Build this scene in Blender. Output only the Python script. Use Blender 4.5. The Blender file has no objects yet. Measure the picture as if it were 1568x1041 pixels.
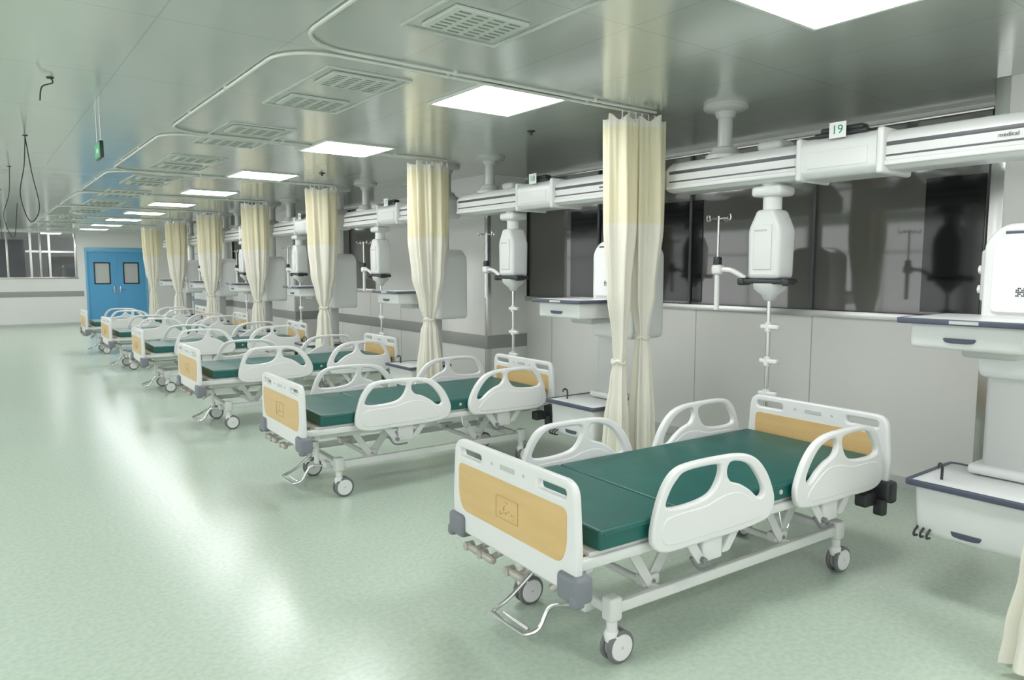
import bpy, bmesh, math, random
from mathutils import Vector, Matrix
random.seed(4)
H=2.79; SP=2.82
S=bpy.context.scene
# ------------------------------------------------------------ materials
def P(name,col,rough=.5,metal=0.,spec=None,emit=None,es=0,alpha=None,coat=0):
    m=bpy.data.materials.new(name); m.use_nodes=True
    b=m.node_tree.nodes['Principled BSDF']
    b.inputs['Base Color'].default_value=(*col,1); b.inputs['Roughness'].default_value=rough
    b.inputs['Metallic'].default_value=metal
    if spec is not None: b.inputs['Specular IOR Level'].default_value=spec
    if emit: b.inputs['Emission Color'].default_value=(*emit,1); b.inputs['Emission Strength'].default_value=es
    if coat: b.inputs['Coat Weight'].default_value=coat
    return m
def noisy(m,scale,c1,c2,detail=3,lo=.4,hi=.6,bump=0,bscale=None,mapscale=None):
    nt=m.node_tree; N=nt.nodes; L=nt.links; b=N['Principled BSDF']
    tc=N.new('ShaderNodeTexCoord'); mp=N.new('ShaderNodeMapping')
    if mapscale: mp.inputs['Scale'].default_value=mapscale
    L.new(tc.outputs['Object'],mp.inputs['Vector'])
    n=N.new('ShaderNodeTexNoise'); n.inputs['Scale'].default_value=scale; n.inputs['Detail'].default_value=detail
    r=N.new('ShaderNodeValToRGB'); r.color_ramp.elements[0].position=lo; r.color_ramp.elements[1].position=hi
    r.color_ramp.elements[0].color=(*c1,1); r.color_ramp.elements[1].color=(*c2,1)
    L.new(mp.outputs[0],n.inputs['Vector']); L.new(n.outputs['Fac'],r.inputs[0]); L.new(r.outputs[0],b.inputs['Base Color'])
    if bump:
        n2=N.new('ShaderNodeTexNoise'); n2.inputs['Scale'].default_value=bscale or scale
        L.new(mp.outputs[0],n2.inputs['Vector'])
        bp=N.new('ShaderNodeBump'); bp.inputs['Strength'].default_value=bump; bp.inputs['Distance'].default_value=.01
        L.new(n2.outputs['Fac'],bp.inputs['Height']); L.new(bp.outputs[0],b.inputs['Normal'])
    return r
M={}
M['abs']=P('white_abs_plastic',(.75,.75,.745),.32)
M['frame']=P('white_powder_coat',(.68,.69,.67),.35)
M['tan']=P('tan_laminate',(.70,.47,.20),.4); noisy(M['tan'],3,(.63,.425,.18),(.69,.475,.215),4,.3,.7,mapscale=(1,1,8))
M['line']=P('engraved_print',(.58,.40,.185),.5)
M['matt']=P('green_mattress_vinyl',(.010,.135,.115),.42); noisy(M['matt'],2.5,(.008,.095,.082),(.011,.118,.102),2,.3,.7,bump=.35,bscale=5)
M['bump']=P('grey_bumper',(.20,.21,.24),.5)
M['dark']=P('dark_plastic',(.03,.032,.036),.4)
M['tyre']=P('grey_tyre',(.16,.165,.17),.5)
M['chrome']=P('brushed_steel',(.62,.62,.62),.25,1)
M['crank']=P('crank_grip',(.45,.42,.38),.4,.3)
M['navy']=P('navy_edge',(.07,.08,.12),.4)
M['pend']=P('pendant_white_enamel',(.74,.75,.745),.28)
M['pgrey']=P('pendant_grey',(.52,.53,.52),.35)
M['groove']=P('dark_groove',(.09,.09,.10),.4)
M['steel']=P('stainless_trim',(.6,.6,.59),.25,1)
M['wall']=P('wall_panel_cream',(.78,.77,.74),.42); noisy(M['wall'],.8,(.775,.765,.745),(.79,.78,.76),2,.3,.7)
M['band']=P('grey_wall_band',(.33,.33,.32),.4)
M['joint']=P('panel_joint',(.45,.44,.42),.6)
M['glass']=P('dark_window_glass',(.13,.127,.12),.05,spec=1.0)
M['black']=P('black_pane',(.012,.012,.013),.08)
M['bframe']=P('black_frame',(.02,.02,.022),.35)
M['blue']=P('blue_door_paint',(.10,.37,.64),.35)
M['bluef']=P('blue_door_frame',(.18,.46,.68),.35)
M['green']=P('exit_sign_green',(.02,.30,.12),.4,emit=(.05,.7,.25),es=.25)
M['card']=P('white_card',(.85,.86,.84),.5)
M['ink']=P('green_ink',(.02,.30,.18),.5)
M['blk']=P('black_cable',(.015,.015,.015),.5)
M['lamp']=P('ceiling_lamp_diffuser',(1,1,1),.5,emit=(.985,.99,1),es=20.5)
M['track']=P('aluminium_track',(.70,.72,.68),.35,.2)
M['vent']=P('vent_white',(.58,.61,.57),.4)
M['slot']=P('vent_slot',(.24,.26,.24),.6)
def curtain_mat():
    m=P('curtain_fabric',(.8,.75,.6),.85); nt=m.node_tree;N=nt.nodes;L=nt.links;b=N['Principled BSDF']
    tc=N.new('ShaderNodeTexCoord'); sx=N.new('ShaderNodeSeparateXYZ'); L.new(tc.outputs['Object'],sx.inputs[0])
    mr=N.new('ShaderNodeMapRange'); mr.inputs[1].default_value=1.98; mr.inputs[2].default_value=2.0
    L.new(sx.outputs[2],mr.inputs[0])
    mr2=N.new('ShaderNodeMapRange'); mr2.inputs[1].default_value=2.665; mr2.inputs[2].default_value=2.67
    L.new(sx.outputs[2],mr2.inputs[0])
    mx=N.new('ShaderNodeMix'); mx.data_type='RGBA'; mx.inputs[6].default_value=(.90,.875,.79,1); mx.inputs[7].default_value=(.88,.83,.63,1)
    L.new(mr.outputs[0],mx.inputs[0])
    mx2=N.new('ShaderNodeMix'); mx2.data_type='RGBA'; mx2.inputs[7].default_value=(.90,.88,.80,1)
    L.new(mx.outputs[2],mx2.inputs[6]); L.new(mr2.outputs[0],mx2.inputs[0])
    L.new(mx2.outputs[2],b.inputs['Base Color'])
    tr=N.new('ShaderNodeBsdfTranslucent'); L.new(mx2.outputs[2],tr.inputs[0])
    ms=N.new('ShaderNodeMixShader'); ms.inputs[0].default_value=.28
    L.new(b.outputs[0],ms.inputs[1]); L.new(tr.outputs[0],ms.inputs[2]); L.new(ms.outputs[0],N['Material Output'].inputs[0])
    return m
M['curtain']=curtain_mat()
def floor_mat():
    m=P('mint_vinyl_floor',(.5,.65,.5),.24,spec=.55)
    nt=m.node_tree;N=nt.nodes;L=nt.links;b=N['Principled BSDF']
    r=noisy(m,38,(.50,.60,.50),(.565,.668,.562),4,.35,.62)
    tc=N.new('ShaderNodeTexCoord'); n=N.new('ShaderNodeTexNoise'); n.inputs['Scale'].default_value=.5; n.inputs['Detail'].default_value=2
    L.new(tc.outputs['Object'],n.inputs['Vector'])
    mx=N.new('ShaderNodeMix'); mx.data_type='RGBA'; mx.blend_type='MULTIPLY'; mx.inputs[0].default_value=.08
    L.new(r.outputs[0],mx.inputs[6]); L.new(n.outputs['Fac'],mx.inputs[7]); L.new(mx.outputs[2],b.inputs['Base Color'])
    return m
M['floor']=floor_mat()
def ceil_mat():
    m=P('metal_ceiling_panels',(.40,.45,.40),.17,metal=.35,spec=.8)
    nt=m.node_tree;N=nt.nodes;L=nt.links;b=N['Principled BSDF']
    tc=N.new('ShaderNodeTexCoord'); sx=N.new('ShaderNodeSeparateXYZ'); L.new(tc.outputs['Object'],sx.inputs[0])
    outs=[]
    for ax,off,per in ((0,-2.55+60,.6),(1,-1.24+60,1.2)):
        a=N.new('ShaderNodeMath'); a.operation='ADD'; a.inputs[1].default_value=off; L.new(sx.outputs[ax],a.inputs[0])
        d=N.new('ShaderNodeMath'); d.operation='PINGPONG'; d.inputs[1].default_value=per/2; L.new(a.outputs[0],d.inputs[0])
        c=N.new('ShaderNodeMath'); c.operation='LESS_THAN'; c.inputs[1].default_value=.004; L.new(d.outputs[0],c.inputs[0]); outs.append(c)
    mxm=N.new('ShaderNodeMath'); mxm.operation='MAXIMUM'; L.new(outs[0].outputs[0],mxm.inputs[0]); L.new(outs[1].outputs[0],mxm.inputs[1])
    mx=N.new('ShaderNodeMix'); mx.data_type='RGBA'; mx.inputs[6].default_value=(.595,.62,.59,1); mx.inputs[7].default_value=(.49,.51,.48,1)
    L.new(mxm.outputs[0],mx.inputs[0]); L.new(mx.outputs[2],b.inputs['Base Color'])
    n=N.new('ShaderNodeTexNoise'); n.inputs['Scale'].default_value=1.3; L.new(tc.outputs['Object'],n.inputs['Vector'])
    bp=N.new('ShaderNodeBump'); bp.inputs['Strength'].default_value=.12; bp.inputs['Distance'].default_value=.03
    L.new(n.outputs['Fac'],bp.inputs['Height']); L.new(bp.outputs[0],b.inputs['Normal'])
    return m
M['ceil']=ceil_mat()
# ------------------------------------------------------------ mesh helpers
def fin(bm,name,mat,smooth=True,ang=40):
    bmesh.ops.recalc_face_normals(bm,faces=bm.faces[:])
    me=bpy.data.meshes.new(name); bm.to_mesh(me); bm.free()
    me.materials.append(M[mat])
    if smooth:
        for p in me.polygons: p.use_smooth=True
        me.set_sharp_from_angle(angle=math.radians(ang))
    return me
def box(name,lo,hi,mat,bev=.0,seg=3,taper=None,rot=None):
    bm=bmesh.new(); bmesh.ops.create_cube(bm,size=1)
    c=[(a+b)/2 for a,b in zip(lo,hi)]; s=[b-a for a,b in zip(lo,hi)]
    for v in bm.verts:
        x,y,z=v.co
        if taper and z<0: x*=taper; y*=taper
        v.co=Vector((x*s[0],y*s[1],z*s[2]))
    if bev>0:
        bmesh.ops.bevel(bm,geom=bm.edges[:],offset=min(bev,min(s)*.49),segments=seg,profile=.5,affect='EDGES')
    if rot: bmesh.ops.transform(bm,matrix=rot.to_4x4(),verts=bm.verts)
    bmesh.ops.translate(bm,vec=c,verts=bm.verts)
    return fin(bm,name,mat)
def cyl(name,p1,p2,r,mat,r2=None,seg=24):
    p1=Vector(p1);p2=Vector(p2);d=p2-p1
    bm=bmesh.new(); bmesh.ops.create_cone(bm,cap_ends=True,segments=seg,radius1=r,radius2=r if r2 is None else r2,depth=d.length)
    q=d.to_track_quat('Z','Y').to_matrix().to_4x4()
    bmesh.ops.transform(bm,matrix=Matrix.Translation((p1+p2)/2)@q,verts=bm.verts)
    return fin(bm,name,mat)
def lathe(name,prof,mat,center=(0,0,0),axis='Z',seg=32,sx=1,sy=1):
    bm=bmesh.new(); rings=[]
    for r,z in prof:
        rings.append([bm.verts.new((r*sx*math.cos(2*math.pi*i/seg),r*sy*math.sin(2*math.pi*i/seg),z)) for i in range(seg)])
    for a,b in zip(rings,rings[1:]):
        for i in range(seg):
            bm.faces.new((a[i],a[(i+1)%seg],b[(i+1)%seg],b[i]))
    bm.faces.new(rings[0]); bm.faces.new(rings[-1])
    if axis=='Y': bmesh.ops.rotate(bm,verts=bm.verts,cent=(0,0,0),matrix=Matrix.Rotation(math.pi/2,3,'X'))
    bmesh.ops.translate(bm,vec=center,verts=bm.verts)
    return fin(bm,name,mat)
def curve_mesh(name,splines,mat,mtx=None,dims='3D',cyclic=False,extrude=0,bevel=0,offset=0,res=2,smoothang=40):
    cu=bpy.data.curves.new(name+'_c','CURVE'); cu.dimensions=dims
    if dims=='2D': cu.fill_mode='BOTH'
    for pts in splines:
        sp=cu.splines.new('POLY'); sp.points.add(len(pts)-1)
        for p,q in zip(sp.points,pts): p.co=(q[0],q[1],q[2] if len(q)>2 else 0,1)
        sp.use_cyclic_u=cyclic
    cu.extrude=extrude; cu.bevel_depth=bevel; cu.bevel_resolution=res; cu.offset=offset
    if dims=='3D': cu.use_fill_caps=True
    o=bpy.data.objects.new(name+'_t',cu); S.collection.objects.link(o)
    bpy.context.view_layer.update()
    me=bpy.data.meshes.new_from_object(o.evaluated_get(bpy.context.evaluated_depsgraph_get()))
    bpy.data.objects.remove(o); bpy.data.curves.remove(cu)
    me.name=name
    if mtx: me.transform(mtx)
    me.materials.clear(); me.materials.append(M[mat])
    for p in me.polygons: p.use_smooth=True
    me.set_sharp_from_angle(angle=math.radians(smoothang))
    return me
def catmull(pts,n=6,closed=False):
    out=[]; m=len(pts); P3=[Vector(p) if len(p)==3 else Vector((p[0],p[1],0)) for p in pts]
    rng=range(m) if closed else range(m-1)
    for i in rng:
        if closed: a,b,c,d=P3[(i-1)%m],P3[i],P3[(i+1)%m],P3[(i+2)%m]
        else: a,b,c,d=P3[max(i-1,0)],P3[i],P3[i+1],P3[min(i+2,m-1)]
        for k in range(n):
            t=k/n
            out.append(.5*((2*b)+(c-a)*t+(2*a-5*b+4*c-d)*t*t+(3*b-a-3*c+d)*t**3))
    if not closed: out.append(P3[-1])
    return [tuple(v) for v in out]
def tube(name,pts,r,mat,smooth=False,cyclic=False):
    if smooth: pts=catmull(pts,7,cyclic)
    return curve_mesh(name,[pts],mat,bevel=r,cyclic=cyclic)
def rpoly(pts,rad,n=6):
    out=[];m=len(pts)
    for i in range(m):
        p=Vector(pts[i][:2]); a=Vector(pts[i-1][:2]); b=Vector(pts[(i+1)%m][:2])
        r=rad[i] if isinstance(rad,(list,tuple)) else rad
        u=(a-p);v=(b-p); r=min(r,u.length*.49,v.length*.49); u.normalize();v.normalize()
        s=p+u*r;e=p+v*r
        for k in range(n+1):
            t=k/n; q=s*(1-t)**2+p*2*t*(1-t)+e*t*t; out.append((q.x,q.y))
    return out
def rrect(x0,y0,x1,y1,r): return rpoly([(x0,y0),(x1,y0),(x1,y1),(x0,y1)],r)
def YZ(x0): return Matrix(((0,0,1,x0),(1,0,0,0),(0,1,0,0),(0,0,0,1)))
def XZ(y0): return Matrix(((1,0,0,0),(0,0,-1,y0),(0,1,0,0),(0,0,0,1)))
def plate(name,outs,th,mat,mtx,bev=.004):
    return curve_mesh(name,outs,mat,mtx,'2D',True,extrude=max(th/2-bev,.0003),bevel=bev,offset=-bev)
def text(name,s,size,mat,mtx,ext=.001):
    cu=bpy.data.curves.new(name,'FONT'); cu.body=s; cu.size=size; cu.extrude=ext; cu.align_x='CENTER'; cu.align_y='CENTER'
    o=bpy.data.objects.new(name+'_t',cu); S.collection.objects.link(o); bpy.context.view_layer.update()
    me=bpy.data.meshes.new_from_object(o.evaluated_get(bpy.context.evaluated_depsgraph_get()))
    bpy.data.objects.remove(o); me.transform(mtx); me.materials.clear(); me.materials.append(M[mat]); return me
def single(name,me,loc=(0,0,0)):
    o=bpy.data.objects.new(name,me); o.location=loc; S.collection.objects.link(o); return o
def place(name,parts,loc=(0,0,0),rz=0):
    e=bpy.data.objects.new(name,None); e.location=loc; e.rotation_euler=(0,0,rz); e.empty_display_size=.2
    S.collection.objects.link(e)
    for me in parts:
        o=bpy.data.objects.new(me.name.split('.')[0],me); S.collection.objects.link(o); o.parent=e
    return e
# ------------------------------------------------------------ room shell
XL,XR,YB,YF=-4.0,5.6,-4.0,25.2
single('floor',box('floor',(XL-.1,YB-.1,-.1),(XR+.3,YF+.3,0),'floor'))
single('ceiling',box('ceiling',(XL-.1,YB-.1,H),(XR+.3,YF+.3,H+.1),'ceil'))
pl=[box('sill_wall',(XL-.1,YB,0),(XL,YF,.75),'wall'),box('header',(XL-.1,YB,2.62),(XL,YF,H),'wall')]
n=9
for k in range(n+1):
    y=YB+(YF-YB)*k/n; pl.append(box('pier',(XL-.1,max(y-.12,YB),.75),(XL,min(y+.12,YF),2.62),'wall'))
place('wall_left',pl)  # unseen wall, kept open between piers to let world light in
for k in range(n):  # invented window frames, out of view, in the openings for fill light
    a=YB+(YF-YB)*k/n+.12; b=YB+(YF-YB)*(k+1)/n-.12
    place('window_%d'%(10+k),[box('sill',(XL-.06,a,.75),(XL+.03,b,.78),'steel'),box('mullion',(XL-.06,(a+b)/2-.02,.78),(XL-.02,(a+b)/2+.02,2.62),'track'),
       box('transom',(XL-.06,a,2.0),(XL-.02,b,2.04),'track')])
pb=[box('sill_wall',(XL,YB-.1,0),(XR,YB,.75),'wall'),box('header',(XL,YB-.1,2.62),(XR,YB,H),'wall')]
for k in range(4):
    x=XL+(XR-XL)*k/3; pb.append(box('pier',(max(x-.12,XL),YB-.1,.75),(min(x+.12,XR),YB,2.62),'wall'))
place('wall_back',pb)  # unseen wall, open above its sill so world light fills the ward
wins=[(2.0,7.1),(11.3,13.4),(15.6,19.6),(21.6,24.2)]
wz0,wz1=1.33,2.76
parts=[box('lower_panel',(XR,YB,0),(XR+.15,YF,wz0),'wall'),box('header_panel',(XR,YB,wz1),(XR+.15,YF,H),'wall')]
ys=[YB]+[v for w in wins for v in w]+[YF]
for a,b in zip(ys[::2],ys[1::2]): parts.append(box('pier_panel',(XR,a,wz0),(XR+.15,b,wz1),'wall'))
for y in [3.25,4.45,5.65,6.6,9.3,10.4,11.5,12.7,15.8,17,18.2]: parts.append(box('panel_joint',(XR-.002,y,0.1),(XR+.01,y+.008,wz0-.05),'joint'))
for a,b in [(8.5,13.5),(14.9,25.1)]: parts.append(box('grey_band',(XR-.012,a,.68),(XR+.01,b,.84),'band',.004))
place('wall_right',parts)
single('baseboard_right',box('baseboard_right',(XR-.012,YB,0),(XR,YF,.09),'pgrey',.003))
for i,(a,b) in enumerate(wins):
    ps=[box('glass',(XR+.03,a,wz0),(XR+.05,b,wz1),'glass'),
        box('sill',(XR-.03,a-.02,wz0-.055),(XR+.06,b+.02,wz0),'steel',.004),
        box('head_trim',(XR-.01,a,wz1-.02),(XR+.06,b,wz1),'steel',.003),
        box('transom',(XR+.0,a,2.40),(XR+.045,b,2.425),'groove',.002)]
    n=max(1,round((b-a)/1.2))
    for k in range(n+1):
        y=a+(b-a)*k/n; ps.append(box('mullion',(XR+.0,y-.012,wz0),(XR+.045,y+.012,wz1),'bframe' if k%n==0 else 'groove',.002))
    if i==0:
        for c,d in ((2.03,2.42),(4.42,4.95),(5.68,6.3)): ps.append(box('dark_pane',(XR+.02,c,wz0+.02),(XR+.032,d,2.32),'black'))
    place('window_%d'%(i+1),ps)
for i,(a,b,x) in enumerate([(-1.0,1.76,4.95),(7.1,8.5,5.0),(13.5,14.9,5.0),(19.7,21.3,5.0)]):
    place('trim_%d'%(i+1),[box('pilaster',(x,a,0),(XR+.01,b,H),'wall'),box('corner_guard_a',(x-.006,b-.07,.0),(x+.07,b+.006,H),'steel',.003),
        box('corner_guard_b',(x-.006,a-.006,.0),(x+.05,a+.05,H),'steel',.003),
        box('grey_band',(x-.012,a-.012,.70),(XR,b-.08,.86),'band',.003)])
fw=[box('lower',(XL,YF,0),(2.86,YF+.12,1.42),'wall'),box('upper',(XL,YF,2.74),(2.86,YF+.12,H),'wall'),
    box('door_header',(2.86,YF,2.33),(XR,YF+.12,H),'wall'),box('right_part',(4.56,YF,0),(XR,YF+.12,2.33),'wall'),
    box('left_part',(XL,YF,1.42),(-3,YF+.12,2.74),'wall'),box('jamb_part',(2.66,YF,1.42),(2.86,YF+.12,2.74),'wall'),
    box('grey_band',(XL,YF-.012,.86),(2.8,YF+.01,1.02),'band',.003)]
place('wall_far',fw)
ps=[box('sill',(-3,YF-.02,1.39),(2.68,YF+.1,1.44),'steel',.004)]
for x in (-3,-1.9,-.8,.3,.95,1.75,2.63): ps.append(box('mullion',(x-.025,YF+.02,1.42),(x+.025,YF+.08,2.74),'steel',.003))
place('window_5',ps)
single('baseboard_far',box('baseboard_far',(XL,YF-.012,0),(2.8,YF,.08),'pgrey'))
ps=[box('floor_slab',(-3.2,YF+.3,-.1),(6,YF+5.5,0),'floor'),box('back_wall',(-3.2,YF+5,0),(6,YF+5.1,H),'band'),
    box('roof',(-3.2,YF+.3,H),(6,YF+5.1,H+.1),'ceil'),box('dark_cabinet',(.2,YF+2.4,0),(1.5,YF+2.9,2.6),'groove',.02),
    box('dark_unit',(2.2,YF+3.4,0),(3.4,YF+3.8,2.1),'glass',.02)]
ps.append(box('rail',(1.5,YF+2,2.2),(3.6,YF+2.04,2.26),'abs'))
for x in (1.6,2.1): ps.append(box('post',(x,YF+2,0),(x+.06,YF+2.05,H),'abs'))
ps.append(box('lamp',(1.9,YF+1.2,H-.02),(2.4,YF+1.6,H),'lamp'))  # lamp added to light the space behind the far window
place('adjoining_room',ps)
def leaf(n,x0,x1,side):
    y=YF+.03; o=rrect(x0,0.01,x1,2.2,.005); c=(x0+x1)/2; w=rrect(c-.19,1.25,c+.19,1.85,.02)
    mt=XZ(y)
    hx=x1-.08 if side>0 else x0+.08
    wf=[rrect(c-.225,1.21,c+.225,1.89,.03),w]
    return [plate(n+'_leaf',[o,w],.045,'blue',mt,.002),plate(n+'_window_frame',wf,.055,'bframe',mt,.003),
            box(n+'_glass',(c-.2,y-.004,1.25),(c+.2,y+.004,1.85),'pgrey'),
            box(n+'_handle_plate',(hx-.02,y-.04,.95),(hx+.02,y-.02,1.15),'chrome',.004),
            cyl(n+'_handle',(hx,y-.07,1.05),(hx-.12*side,y-.07,1.05),.01,'chrome')]
place('door_1',leaf('left',2.92,3.705,1)+leaf('right',3.715,4.50,-1)+[box('frame_top',(2.86,YF-.03,2.2),(4.56,YF+.1,2.33),'bluef',.005),
    box('frame_l',(2.86,YF-.03,0),(2.92,YF+.1,2.21),'bluef',.005),box('frame_r',(4.50,YF-.03,0),(4.56,YF+.1,2.21),'bluef',.005)])
# ------------------------------------------------------------ ceiling lamps
lamp=[box('diffuser',(-.32,-.315,-.012),(.32,.315,-.002),'lamp'),
      plate('frame',[rrect(-.34,-.335,.34,.335,.005),rrect(-.32,-.315,.32,.315,.003)],.016,'track',Matrix.Translation((0,0,-.008)),.002)]
for k in range(-2,10):
    place('ceiling_light_panel',lamp,(2.90,1.60+2.4*k,H))
    place('ceiling_light_panel',lamp,(-1.6,1.60+2.4*k,H))
vp=[plate('panel_frame',[rrect(-.27,-.56,.27,.56,.01),rrect(-.255,-.545,.255,.545,.008)],.012,'vent',Matrix.Translation((0,0,-.006)),.002)]
for s in (-1,1):
    vp.append(box('grille_plate',(-.20,s*.33-.15,-.018),(.20,s*.33+.15,-.001),'vent',.004))
def slots():
    bm=bmesh.new()
    for s in (-1,1):
        for r in range(7):
            for c in range(4):
                m=Matrix.Translation((-.135+.09*c, s*.33-.12+.04*r,-.018))@Matrix.Diagonal((.06,.014,.003,1))
                bmesh.ops.create_cube(bm,size=1,matrix=m)
    return fin(bm,'slots','slot',False)
vp.append(slots())
for y in (.55,2.5,4.45,6.35,8.25,10.2,12.1,14,16,18,20,22): place('ceiling_air_vent',vp,(1.93,y,H))
sprk=[lathe('sprinkler_body',[(.035,0),(.035,-.008),(.012,-.015),(.01,-.03),(.016,-.034)][::-1],'dark')]
for p in [(3.75,4.7),(3.4,8.2)]: place('sprinkler_head',sprk,(p[0],p[1],H))
def Upath(x0,x1,ya,yb,r=.28):
    pts=[(x1,ya)]
    for i in range(9):
        t=math.pi/2*i/8; pts.append((x0+r-r*math.sin(t),ya+r-r*math.cos(t)))
    for i in range(9):
        t=math.pi/2*i/8; pts.append((x0+r-r*math.cos(t),yb-r+r*math.sin(t)))
    pts.append((x1,yb)); return pts
tm=[tube('rail',[(x,y,-.012) for x,y in Upath(1.35,4.0,.84,3.58)],.010,'track')]
for x,y in [(3.4,.84),(2.3,.84),(1.35,1.9),(1.35,2.8),(2.3,3.58),(3.4,3.58)]: tm.append(cyl('hanger',(x,y,-.02),(x,y,0),.016,'track',seg=12))
for k in range(-1,8): place('curtain_track',tm,(0,SP*k,H))
place('exit_sign',[box('housing',(-.012,-.12,2.48),(.012,.12,2.60),'bframe',.004),box('face',(-.015,-.11,2.49),(-.011,.11,2.59),'green'),
  box('face_b',(.011,-.11,2.49),(.015,.11,2.59),'green'),box('arrow',(-.018,-.07,2.52),(-.014,.02,2.55),'card'),
  cyl('rod_a',(0,-.09,2.59),(0,-.09,H),.004,'chrome',seg=8),cyl('rod_b',(0,.09,2.59),(0,.09,H),.004,'chrome',seg=8)],(.84,6.2,0))
cb=[[(0,0,H),(.01,0,H-.03),(-.04,.05,H-.05),(-.05,.1,H-.12)],
    [(0,2.3,H),(-.02,2.3,H-.25),(-.06,2.3,H-.5),(0.0,2.32,H-.72),(.07,2.3,H-.6),(.03,2.3,H-.3),(.0,2.3,H-.02)],
    [(-.02,4.6,H),(-.04,4.6,H-.3),(-.1,4.6,H-.55),(-.02,4.6,H-.78),(.03,4.6,H-.4)],
    [(-.02,7.5,H),(-.04,7.5,H-.3),(-.03,7.5,H-.7)]]
for i,c in enumerate(cb):
    place('hanging_cable',[tube('cable',c,.004,'blk',True),cyl('grommet',(c[0][0],c[0][1],H-.006),(c[0][0],c[0][1],H),.02,'blk',seg=12)],(.46,5.13,0))
# ------------------------------------------------------------ beam bridge
def extr_y(name,prof,y0,y1,mat,endscale=None):
    bm=bmesh.new(); st=[(y0,1.)] if not endscale else [(y0,.55),(y0+.02,.85),(y0+.07,1.)]
    st+= [(y1,1.)] if not endscale else [(y1-.07,1.),(y1-.02,.85),(y1,.55)]
    cx=sum(p[0] for p in prof)/len(prof); cz=sum(p[1] for p in prof)/len(prof)
    R=[[bm.verts.new((cx+(x-cx)*s,y,cz+(z-cz)*s)) for x,z in prof] for y,s in st]
    n=len(prof)
    for a,b in zip(R,R[1:]):
        for i in range(n): bm.faces.new((a[i],a[(i+1)%n],b[(i+1)%n],b[i]))
    bm.faces.new(R[0]); bm.faces.new(R[-1]); return fin(bm,name,mat,ang=35)
prof=rpoly([(-.14,2.215),(-.10,2.18),(.10,2.18),(.14,2.215),(.14,2.35),(.09,2.40),(-.09,2.40),(-.14,2.35)],[.02,.02,.02,.02,.02,.03,.03,.02],4)
ya,yb=1.02,3.62
def bridge(num):
    B=[extr_y('beam_body',prof,ya,yb,'pend',True)]
    for z0,z1 in ((2.250,2.260),(2.308,2.330)):
        B.append(box('groove_front',(-.143,ya+.08,z0),(-.138,yb-.08,z1),'groove',.001)); B.append(box('groove_back',(.138,ya+.08,z0),(.143,yb-.08,z1),'groove',.001))
    B.append(box('lower_lip',(-.155,ya+.06,2.20),(-.13,yb-.06,2.23),'pend',.008))
    pf=rpoly([(-.172,2.21),(-.13,2.17),(.13,2.17),(.172,2.21),(.172,2.365),(.12,2.41),(-.12,2.41),(-.172,2.365)],.02,4)
    B.append(extr_y('lamp_hood',pf,2.03,2.49,'pend'))
    B.append(box('hood_window',(-.176,2.08,2.225),(-.170,2.44,2.32),'abs',.002))
    B.append(box('hood_collar_a',(-.180,1.99,2.16),(.180,2.03,2.415),'abs',.015))
    B.append(box('hood_collar_b',(-.180,2.485,2.16),(.180,2.52,2.415),'abs',.015))
    B.append(box('sensor_base',(-.15,2.10,2.405),(-.05,2.42,2.43),'dark',.01))
    B.append(box('sensor',(-.14,2.13,2.425),(-.06,2.39,2.46),'dark',.015))
    mt=Matrix(((0,0,-1,-.185),(-1,0,0,2.255),(0,1,0,2.43),(0,0,0,1)))
    B.append(box('number_card',(-.184,2.205,2.385),(-.178,2.305,2.475),'card',.001))
    B.append(text('number',str(num),.07,'ink',mt))
    B.append(box('junction_cover',(-.09,2.68,2.39),(.09,2.86,2.455),'pgrey',.03))
    B.append(text('brand_mark','medical',.03,'groove',Matrix(((0,0,-1,-.1435),(-1,0,0,1.40),(0,1,0,2.286),(0,0,0,1)))))
    for y in (3.17,1.17):
        B.append(lathe('pole_foot',[(.13,2.385),(.13,2.41),(.10,2.43),(.085,2.46),(.055,2.47),(.055,2.48)],'pgrey',(0,y,0)))
    for m in B: m.transform(Matrix.Translation((0,0,.035)))
    for y in (3.17,1.17):
        B.append(cyl('pole',(0,y,2.42),(0,y,H-.02),.05,'pgrey'))
        B.append(lathe('ceiling_flange',[(.06,2.70),(.075,2.74),(.14,2.755),(.15,2.765),(.15,H)],'pgrey',(0,y,0)))
    return B
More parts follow.
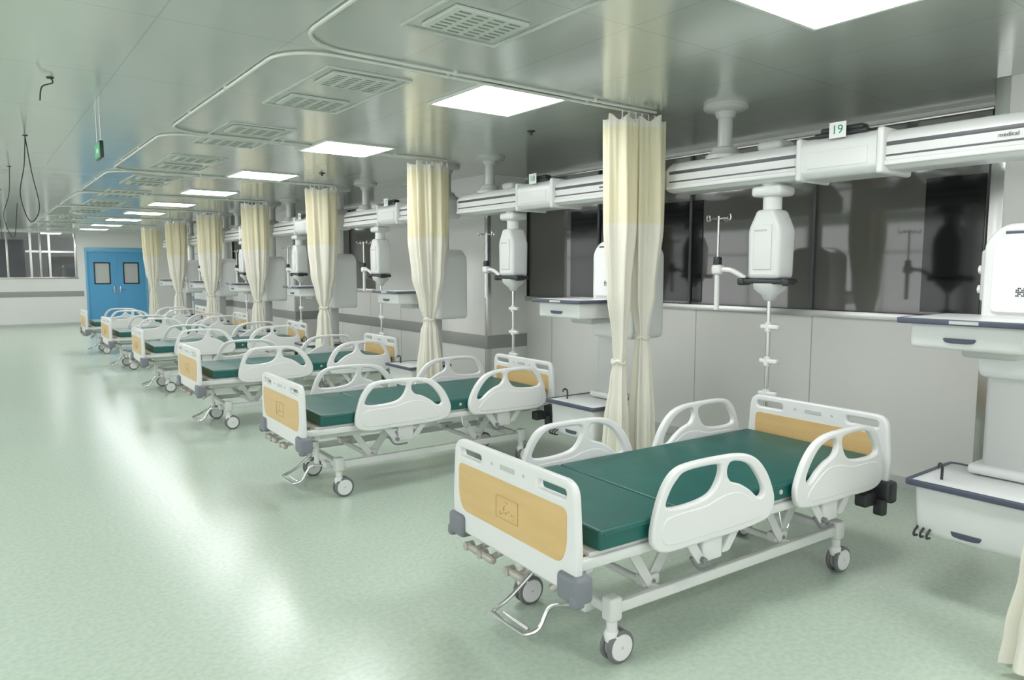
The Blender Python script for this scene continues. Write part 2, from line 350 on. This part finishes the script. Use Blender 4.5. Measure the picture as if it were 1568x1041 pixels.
def pend():
    y=2.78; a=[]
    a.append(lathe('swivel_neck',[(.075,2.225),(.075,2.14),(.06,2.13),(.06,2.05)][::-1],'pend',(0,y,0)))
    a.append(box('swivel_collar',(-.09,y-.11,2.135),(.09,y+.11,2.205),'pend',.025))
    o=rpoly([(-.115,1.60),(.115,1.60),(.122,1.92),(.09,1.99),(.06,2.05),(-.06,2.05),(-.09,1.99),(-.122,1.92)],[.03,.03,.03,.04,.02,.02,.04,.03],4)
    a.append(plate('service_head',[[(p[0]+y,p[1]) for p in o]],.19,'pend',YZ(0),.03))
    a.append(box('front_cover',(-.103,y-.065,1.66),(-.093,y+.065,1.95),'abs',.004))
    a.append(box('label_strip',(-.106,y-.03,1.91),(-.102,y+.06,1.92),'pgrey'))
    a.append(box('black_clamp',(-.09,y-.16,1.565),(.07,y+.16,1.60),'dark',.012))
    a.append(box('clamp_end_a',(-.10,y-.19,1.555),(.0,y-.14,1.605),'dark',.015))
    a.append(box('clamp_end_b',(-.10,y+.14,1.555),(.0,y+.19,1.605),'dark',.015))
    a.append(lathe('cone',[(.012,1.45),(.035,1.46),(.05,1.49),(.10,1.53),(.11,1.57)],'pend',(0,y,0)))
    a.append(cyl('pole',(0,y,.62),(0,y,1.46),.014,'chrome',seg=16))
    for z in (1.28,1.05,.83):
        a.append(box('clamp_bar',(-.02,y-.08,z-.016),(.02,y+.055,z+.016),'abs',.01)); a.append(cyl('clamp_ring',(0,y,z-.03),(0,y,z+.03),.022,'pend',seg=16))
    a.append(tube('swing_arm',[(-.04,y+.16,1.60),(-.05,y+.27,1.655),(-.05,y+.39,1.66)],.018,'abs',True))
    a.append(box('arm_joint',(-.085,y+.34,1.625),(-.015,y+.42,1.695),'abs',.02))
    a.append(cyl('iv_tube_lower',(-.05,y+.385,1.38),(-.05,y+.385,1.70),.018,'pend',seg=16))
    a.append(box('iv_knob',(-.075,y+.36,1.67),(-.025,y+.41,1.75),'dark',.015))
    a.append(cyl('iv_rod',(-.05,y+.385,1.7),(-.05,y+.385,2.03),.008,'chrome',seg=12))
    for s in (-1,1):
        a.append(tube('iv_hook',[(-.05,y+.385,2.01),(-.05+.01,y+.385+s*.05,2.015),(-.05,y+.385+s*.09,2.0),(-.05,y+.385+s*.10,2.02),(-.05,y+.385+s*.095,2.04)],.005,'chrome',True))
        a.append(tube('iv_hook_b',[(-.05,y+.385,2.01),(-.05+s*.05,y+.385,2.015),(-.05+s*.09,y+.385,2.0),(-.05+s*.1,y+.385,2.03)],.005,'chrome',True))
    return a
def tower():
    a=[]; X=lambda v:v-4.25
    a.append(cyl('drop_neck',(0,1.26,1.84),(0,1.26,2.24),.07,'pend'))
    o=rpoly([(1.02,1.12),(1.44,1.12),(1.46,1.16),(1.46,1.80),(1.38,1.885),(1.10,1.885),(1.0,1.80),(1.0,1.16)],[.04,.04,.03,.05,.05,.05,.05,.03],4)
    a.append(plate('service_column',[o],.36,'pend',YZ(-.02),.03))
    a.append(plate('front_cover',[rpoly([(1.06,1.45),(1.41,1.45),(1.41,1.78),(1.35,1.84),(1.12,1.84),(1.06,1.78)],.03)],.02,'abs',YZ(-.205),.005))
    a.append(box('brand_strip',(-.218,1.10,1.833),(-.20,1.36,1.846),'navy',.003))
    a.append(box('side_panel',(-.15,1.455,1.50),(.08,1.485,1.76),'pgrey',.02))
    for z in (1.56,1.66):
        for x in (-.1,0): a.append(cyl('gas_outlet',(x,1.48,z),(x,1.505,z),.022,'abs',seg=16))
    a.append(box('qr_label',(-.2175,1.250,1.525),(-.2145,1.310,1.58),'card'))
    for i in range(6):
        for j in range(5):
            if (i*7+j*5+i*j)%3: a.append(box('qr_dot',(-.219,1.256+.008*i,1.53+.009*j),(-.217,1.262+.008*i,1.537+.009*j),'dark'))
    a.append(box('shelf_top',(X(3.565),1.08,1.415),(X(4.12),1.63,1.432),'pend',.006))
    a.append(plate('shelf_edge_rail',[rrect(X(3.555),1.07,X(4.12),1.64,.03),rrect(X(3.575),1.09,X(4.10),1.62,.02)],.026,'navy',Matrix.Translation((0,0,1.42)),.004))
    a.append(box('shelf_label',(X(3.552),1.28,1.413),(X(3.556),1.40,1.428),'pgrey'))
    a.append(box('drawer',(X(3.60),1.12,1.29),(X(4.06),1.59,1.41),'pend',.02))
    a.append(plate('drawer_handle',[rpoly([(1.30,1.345),(1.44,1.345),(1.43,1.325),(1.40,1.322),(1.34,1.322),(1.31,1.325)],.01)],.02,'navy',YZ(X(3.60)),.004))
    a.append(box('lower_column',(X(4.08),1.22,.45),(X(4.22),1.42,1.14),'pgrey',.025))
    a.append(box('column_foot',(X(4.04),1.17,.62),(X(4.22),1.47,.67),'pend',.02))
    a.append(box('bracket',(X(3.8),1.2,1.24),(X(4.2),1.44,1.30),'pgrey',.02))
    a.append(box('lower_shelf_top',(X(3.70),1.06,.60),(X(4.22),1.61,.615),'pend',.006))
    a.append(plate('lower_shelf_edge',[rrect(X(3.69),1.05,X(4.23),1.62,.03),rrect(X(3.715),1.075,X(4.2),1.595,.02)],.028,'navy',Matrix.Translation((0,0,.605)),.004))
    a.append(box('lower_bin',(X(3.72),1.085,.34),(X(4.2),1.585,.60),'pend',.03,taper=.95))
    a.append(plate('bin_handle',[rpoly([(1.27,.40),(1.41,.40),(1.40,.375),(1.37,.37),(1.31,.37),(1.28,.375)],.01)],.02,'navy',YZ(X(3.736)),.004))
    for y in (1.50,1.53,1.56): a.append(tube('hose_hook',[(X(3.74),y,.38),(X(3.70),y,.36),(X(3.70),y,.34),(X(3.73),y,.335)],.006,'dark',True))
    a.append(tube('hook_handle',[(X(3.83),1.5,.61),(X(3.83),1.5,.68),(X(3.80),1.5,.70),(X(3.78),1.5,.68)],.007,'dark',True))
    return a
pendm=pend(); towm=tower()
for k in range(0,7):
    y=SP*k
    place('medical_ceiling_bridge',bridge(19-k),(4.25,y,0)); place('infusion_pendant',pendm,(4.25,y,0))
    place('equipment_pendant_tower',towm,(4.25,y,0))
# ------------------------------------------------------------ curtains
def curtain(name,keys,n,seed,cx=0,cy=0,top=True):
    rnd=random.Random(seed); ph=[rnd.uniform(0,6.28) for _ in range(6)]
    bm=bmesh.new(); NT=190; NZ=70; rings=[]
    z0,z1=keys[-1][0],keys[0][0]
    def interp(z):
        for a,b in zip(keys,keys[1:]):
            if a[0]>=z>=b[0]:
                t=(a[0]-z)/(a[0]-b[0]); t=t*t*(3-2*t)
                return [p+(q-p)*t for p,q in zip(a[1:],b[1:])]
        return list(keys[-1][1:])
    for j in range(NZ+1):
        z=z1+(z0-z1)*j/NZ; rx,ry,am,ox,oy=interp(z); ring=[]
        for i in range(NT):
            th=2*math.pi*i/NT
            f=1+am*(.62*math.cos(n*th+ph[0]+.5*math.sin(1.7*z+ph[1]))+.30*math.cos((n+5)*th+ph[2]+.4*z)+.22*math.cos(5*th+ph[3]+.6*z)+.1*math.cos((2*n+3)*th+ph[4]))
            dz=0
            if j<=2: dz=(.008*math.cos(n*th+ph[0])-.035*abs(math.sin(2.5*th+ph[1])))*(1-j/3)
            if j==NZ: dz=.02*math.cos(3*th+ph[4])
            ring.append(bm.verts.new((cx+ox+rx*f*math.cos(th),cy+oy+ry*f*math.sin(th),z+dz)))
        rings.append(ring)
    for a,b in zip(rings,rings[1:]):
        for i in range(NT): bm.faces.new((a[i],a[(i+1)%NT],b[(i+1)%NT],b[i]))
    return fin(bm,name,'curtain',ang=180)
def ring(name,cx,cy,z,rx,ry):
    pts=[(cx+rx*math.cos(t*math.pi/12),cy+ry*math.sin(t*math.pi/12),z+.01*math.sin(t)) for t in range(24)]
    return tube(name,pts,.014,'curtain',cyclic=True)
def hooks(rx):
    out=[]
    for i in range(7):
        x=-rx+2*rx*i/6; out.append(cyl('hook',(x,-.08,2.70),(x,-.08,2.766),.005,'chrome',seg=8))
    return out
T=2.752
K1=[(T,.21,.12,.16,0,0),(2.4,.195,.12,.24,0,0),(2.0,.18,.12,.30,.0,0),(1.6,.145,.11,.32,0,0),(1.3,.09,.08,.28,0,0),(1.14,.052,.045,.2,0,0),(1.0,.08,.07,.26,0,0),(.6,.11,.10,.30,0,0),(.22,.13,.12,.32,0,0)]
C=[ [curtain('drape',K1,n,s),ring('tie_band',0,0,1.14,.058,.05)]+hooks(.18) for n,s in ((9,3),(11,8),(8,15))]
KL=[(T,.12,.11,.18,0,0),(2.0,.105,.11,.30,-.0,0),(1.5,.075,.08,.30,.0,0),(1.12,.05,.05,.24,.02,0),(.98,.042,.042,.2,.02,0),(.85,.055,.055,.26,.01,0),(.5,.08,.08,.30,-.01,0),(.2,.09,.09,.32,-.02,0)]
KR=[(T,.13,.12,.20,0,0),(2.0,.12,.12,.32,-.0,0),(1.5,.09,.09,.32,-.01,0),(1.16,.045,.045,.2,-.01,0),(1.0,.065,.06,.26,0,0),(.5,.085,.085,.30,.0,0),(.2,.10,.09,.32,.01,0)]
C1=[curtain('drape_left',KL,7,21,-.105,.03),curtain('drape_right',KR,7,22,.105,-.03),ring('tie_left',-.085,.03,.98,.048,.048),ring('tie_right',.095,-.03,1.16,.052,.05)]+hooks(.2)
K0=[(T,.20,.11,.16,0,0),(2.0,.16,.10,.26,.0,0),(1.3,.08,.07,.26,.02,0),(1.1,.05,.045,.2,.02,0),(.8,.07,.07,.26,0,0),(.45,.11,.10,.28,0,0),(.2,.15,.13,.28,0,0),(.05,.175,.14,.28,0,0)]
place('privacy_curtain',C1,(3.90,3.70,0))
place('privacy_curtain',[curtain('drape',K0,10,5),ring('tie_band',.02,0,1.1,.055,.05)]+hooks(.18),(3.41,.895,0))
for k in range(1,7): place('privacy_curtain',C[k%3],(3.86,3.72+SP*k,0))
# ------------------------------------------------------------ bed
def bed():
    b=[]
    def board(nm,x0,w):
        out=rpoly([(-w,.42),(w,.42),(w+.005,.60),(w-.015,.865),(-w+.015,.865),(-w-.005,.60)],[.03,.03,.02,.07,.07,.02],8)
        s1=rrect(-w+.065,.79,-w+.25,.825,.016); s2=rrect(w-.25,.79,w-.065,.825,.016)
        b.append(plate(nm,[out,s1,s2],.038,'abs',YZ(x0),.012))
        ins=rpoly([(-w+.09,.53),(w-.09,.53),(w-.055,.60),(w-.055,.755),(-w+.055,.755),(-w+.055,.60)],[.05,.05,.04,.035,.035,.04],8)
        b.append(plate(nm+'_insert',[ins],.043,'tan',YZ(x0),.002))
        b.append(plate(nm+'_name_plate',[rrect(-.055,.80,.055,.822,.008)],.043,'pgrey',YZ(x0),.002))
        for s in (-1,1): b.append(cyl(nm+'_screw',(x0-.022,s*.12,.811),(x0+.022,s*.12,.811),.007,'pgrey',seg=12))
    board('footboard',-1.095,.465); board('headboard',1.10,.46)
    fx=-1.1175
    b.append(plate('print_frame',[rrect(-.085,.585,.085,.685,.006),rrect(-.082,.588,.082,.682,.006)],.003,'line',YZ(fx),.0003))
    rr=random.Random(9)
    for q in range(14):
        y0=rr.uniform(-.07,.06); z0=rr.uniform(.60,.665); 
        b.append(tube('print_line',[(fx,y0,z0),(fx,y0+rr.uniform(-.01,.015),z0+rr.uniform(-.01,.012)),(fx,y0+rr.uniform(-.012,.02),z0+rr.uniform(0,.014))],.0013,'line'))
    for sx in (-1,1):
        for sy in (-1,1):
            xx=-1.09 if sx<0 else 1.095
            b.append(box('bumper',(xx-.045,sy*.425-.07,.395),(xx+.045,sy*.425+.06,.505),'bump' if sx<0 else 'dark',.02,4))
            b.append(box('bumper_roller',(xx+sx*.02-.03,sy*.47-.022,.38),(xx+sx*.02+.03,sy*.47+.022,.44),'bump' if sx<0 else 'dark',.018,3))
    def mat_piece(nm,x0,x1):
        bm=bmesh.new(); bmesh.ops.create_cube(bm,size=1)
        for v in bm.verts: v.co=Vector(((x0+x1)/2+v.co.x*(x1-x0),v.co.y*.87,.60+v.co.z*.085))
        bmesh.ops.bevel(bm,geom=bm.edges[:],offset=.018,segments=4,profile=.6,affect='EDGES')
        return fin(bm,nm,'matt')
    b.append(mat_piece('mattress_foot',-.97,-.50)); b.append(mat_piece('mattress_body',-.497,1.04))
    for y in (-.436,.436):
        b.append(tube('mattress_piping',[(-.95,y,.625),(.99,y,.625)],.003,'matt'))
        b.append(cyl('mattress_vent',(.17,y-.004,.60),(.17,y+.004,.60),.012,'pgrey',seg=12))
    b.append(box('platform',(-1.0,-.41,.535),(1.03,.41,.556),'frame',.006))
    for s in (-1,1):
        b.append(box('platform_rail',(-1.08,s*.41-.018,.495),(1.08,s*.41+.018,.54),'frame',.008))
        b.append(box('sub_rail',(-.95,s*.29-.015,.44),(.97,s*.29+.015,.485),'frame',.006))
    for x in (-.98,-.5,0,.5,.98): b.append(box('cross_member',(x-.02,-.39,.46),(x+.02,.39,.50),'frame',.006))
    for s in (-1,1):
        b.append(box('chassis_rail',(-.83,s*.325-.016,.215),(.86,s*.325+.016,.265),'frame',.006))
    for x in (-.80,.84):
        b.append(box('chassis_cross',(x-.025,-.33,.215),(x+.025,.33,.262),'frame',.008))
        for s in (-1,1):
            b.append(box('leg_cap',(x-.035,s*.325-.032,.19),(x+.035,s*.325+.032,.295),'frame',.014))
            b.append(cyl('leg_stem',(x,s*.325,.13),(x,s*.325,.20),.024,'frame'))
            cx,cy=x+.03,s*.325
            b.append(lathe('caster_housing',[(.0301,.10),(.034,.125),(.028,.145),(.02,.15)],'abs',(x,cy,0)))
            for t in (-1,1):
                b.append(lathe('caster_tyre',[(.045,-.011),(.066,-.011),(.072,-.006),(.072,.006),(.066,.011),(.045,.011)],'tyre',(cx,cy+t*.022,.072),'Y'))
                b.append(lathe('caster_disc',[(.055,-.0135),(.058,-.008),(.058,.008),(.055,.0135)],'abs',(cx,cy+t*.0235,.072),'Y'))
                b.append(lathe('caster_hub',[(.006,-.0142),(.007,0),(.006,.0142)],'pgrey',(cx,cy+t*.024,.072),'Y',16))
            b.append(box('caster_guard',(cx-.035,cy-.010,.06),(cx+.035,cy+.010,.135),'tyre',.008))
    for x,d in ((-.52,.16),(.42,.16)):
        for s in (-1,1):
            y=s*.25
            o=rpoly([(x-.03,.245),(x+.03,.235),(x+d+.03,.45),(x+d-.03,.47)],.015)
            b.append(plate('lift_link',[o],.014,'frame',XZ(y),.003))
            o=rpoly([(x-.02,.235),(x+.02,.255),(x-.12,.47),(x-.18,.47)],.012)
            b.append(plate('lift_link_b',[o],.012,'frame',XZ(y+s*.03),.003))
            b.append(box('pivot_bracket',(x-.05,y-.03,.25),(x+.05,y+.03,.30),'frame',.01))
            b.append(cyl('pivot_bolt',(x,y-.04,.275),(x,y+.045,.275),.012,'chrome',seg=12))
        b.append(cyl('lift_torsion_tube',(x+d,-.28,.455),(x+d,.28,.455),.018,'frame',seg=16))
        b.append(cyl('lift_base_tube',(x,-.32,.25),(x,.32,.25),.018,'frame',seg=16))
    for y in (.24,.12,-.10):
        b.append(tube('crank_screw',[(-.98,y,.415),(-.3+.2*y,y,.40)],.011,'chrome'))
        b.append(cyl('crank_shaft',(-1.0,y,.405),(-1.11,y,.385),.014,'crank',seg=14))
        b.append(lathe('crank_grip',[(.010,-.06),(.019,-.05),(.016,-.02),(.020,.02),(.016,.05),(.008,.055)],'crank',(-1.12,y+.03,.375),'Y',16))
        b.append(cyl('crank_knob',(-1.14,y+.075,.375),(-1.095,y+.075,.375),.02,'crank',seg=14))
    b.append(box('crank_beam',(-1.0,-.33,.395),(-.96,.33,.435),'frame',.008))
    b.append(cyl('angle_handle',(-1.02,-.19,.33),(-.93,-.24,.40),.018,'crank',seg=14))
    b.append(tube('brake_pedal',[(-.80,.24,.20),(-.93,.25,.10),(-1.02,.245,.065),(-1.04,.22,.06),(-1.04,.02,.06),(-1.03,-.03,.065),(-.98,-.055,.09),(-.93,-.06,.17),(-.89,-.12,.20),(-.80,-.20,.205)],.010,'chrome',True))
    b.append(tube('pedal_brace',[(-1.0,.2,.06),(-1.0,.0,.065)],.008,'chrome'))
    b.append(box('pedal_bracket',(-.86,-.22,.19),(-.79,-.12,.24),'frame',.01))
    b.append(box('foot_strut_l',(-.95,.22,.30),(-.92,.26,.42),'frame',.008)); b.append(box('foot_strut_r',(-.95,-.26,.25),(-.92,-.22,.42),'frame',.008))
    out=[(.02,.03),(.0,.09),(.025,.20),(.065,.29),(.125,.345),(.22,.362),(.40,.362),(.53,.352),(.62,.318),(.69,.25),(.735,.17),(.755,.10),(.735,.04),(.68,.012),(.5,.0),(.3,.0),(.10,.0)]
    hA=[(.075,.20),(.09,.25),(.13,.30),(.19,.330),(.36,.330),(.39,.305),(.375,.255),(.335,.21),(.26,.19),(.14,.185)]
    hB=[(.45,.325),(.52,.318),(.585,.288),(.64,.228),(.675,.165),(.665,.135),(.63,.14),(.58,.18),(.52,.215),(.455,.24),(.43,.285)]
    pn=[(.06,.05),(.05,.10),(.07,.145),(.14,.158),(.30,.162),(.40,.185),(.50,.185),(.58,.145),(.65,.09),(.66,.055),(.60,.035),(.3,.03),(.12,.03)]
    for sy in (-1,1):
        for x0,d,nm in ((-.73,1.05,'foot'),(1.0,-1.03,'head')):
            f=lambda pts:[(x0+d*p[0],.495+p[1]) for p in catmull(pts,5,True)]
            y=sy*.468
            b.append(plate('side_rail_'+nm,[f(out),f(hA),f(hB)],.032,'abs',XZ(y),.011))
            b.append(plate('side_rail_panel_'+nm,[f(pn)],.038,'abs',XZ(y),.004))
            b.append(box('rail_button',(x0+d*.33-.02,y-.018+(-.003 if sy>0 else -.0),.60),(x0+d*.33+.02,y+.018+(.003 if sy<0 else 0),.63),'pgrey',.004))
            xm=x0+d*.40
            b.append(box('rail_mount_box',(xm-.065,y-sy*.045-.018,.375),(xm+.065,y-sy*.045+.018,.50),'abs',.012))
            b.append(plate('rail_hinge',[rpoly([(xm-.19,.50),(xm-.13,.50),(xm-.06,.40),(xm-.10,.38)],.015)],.02,'frame',XZ(y-sy*.03),.003))
            b.append(plate('rail_hinge_b',[rpoly([(xm+.12,.50),(xm+.18,.50),(xm+.10,.40),(xm+.05,.40)],.015)],.02,'frame',XZ(y-sy*.03),.003))
            b.append(cyl('rail_pivot',(xm-.08,y-sy*.06,.40),(xm-.08,y+sy*.0,.40),.014,'bump',seg=14))
            b.append(tube('rail_release',[(xm-.14,y-sy*.03,.42),(xm-.10,y-sy*.01,.365),(xm,y-sy*.01,.36)],.007,'tyre',True))
    b.append(box('control_box',(.92,-.44,.375),(1.02,-.37,.45),'dark',.012))
    b.append(box('control_box_b',(1.02,-.48,.32),(1.07,-.42,.41),'dark',.012))
    b.append(tube('drain_hook',[(.20,-.41,.49),(.20,-.425,.43),(.23,-.43,.40),(.26,-.425,.42)],.005,'chrome',True))
    return b
bm_=bed()
rots=[-3,-2,-1,-2,0,-1]
for k in range(6):
    place('hospital_bed',bm_,(2.90,2.34+SP*k,0),math.radians(rots[k]))
# ------------------------------------------------------------ world, camera
w=bpy.data.worlds.new('World'); S.world=w; w.use_nodes=True
w.node_tree.nodes['Background'].inputs[0].default_value=(.975,.99,1,1); w.node_tree.nodes['Background'].inputs[1].default_value=2.25
cam=bpy.data.cameras.new('camera'); co=bpy.data.objects.new('camera',cam); S.collection.objects.link(co)
yaw=math.radians(37.1); pit=math.radians(5.6)
F=Vector((math.sin(yaw)*math.cos(pit),math.cos(yaw)*math.cos(pit),-math.sin(pit))); R=Vector((math.cos(yaw),-math.sin(yaw),0)); U=R.cross(F)
mt=Matrix((R,U,-F)).transposed().to_4x4(); mt.translation=(0,0,1.66); co.matrix_world=mt
cam.sensor_width=36; cam.lens=25.23; cam.clip_end=200
S.camera=co
S.view_settings.view_transform='Standard'; S.view_settings.look='None'; S.view_settings.exposure=0
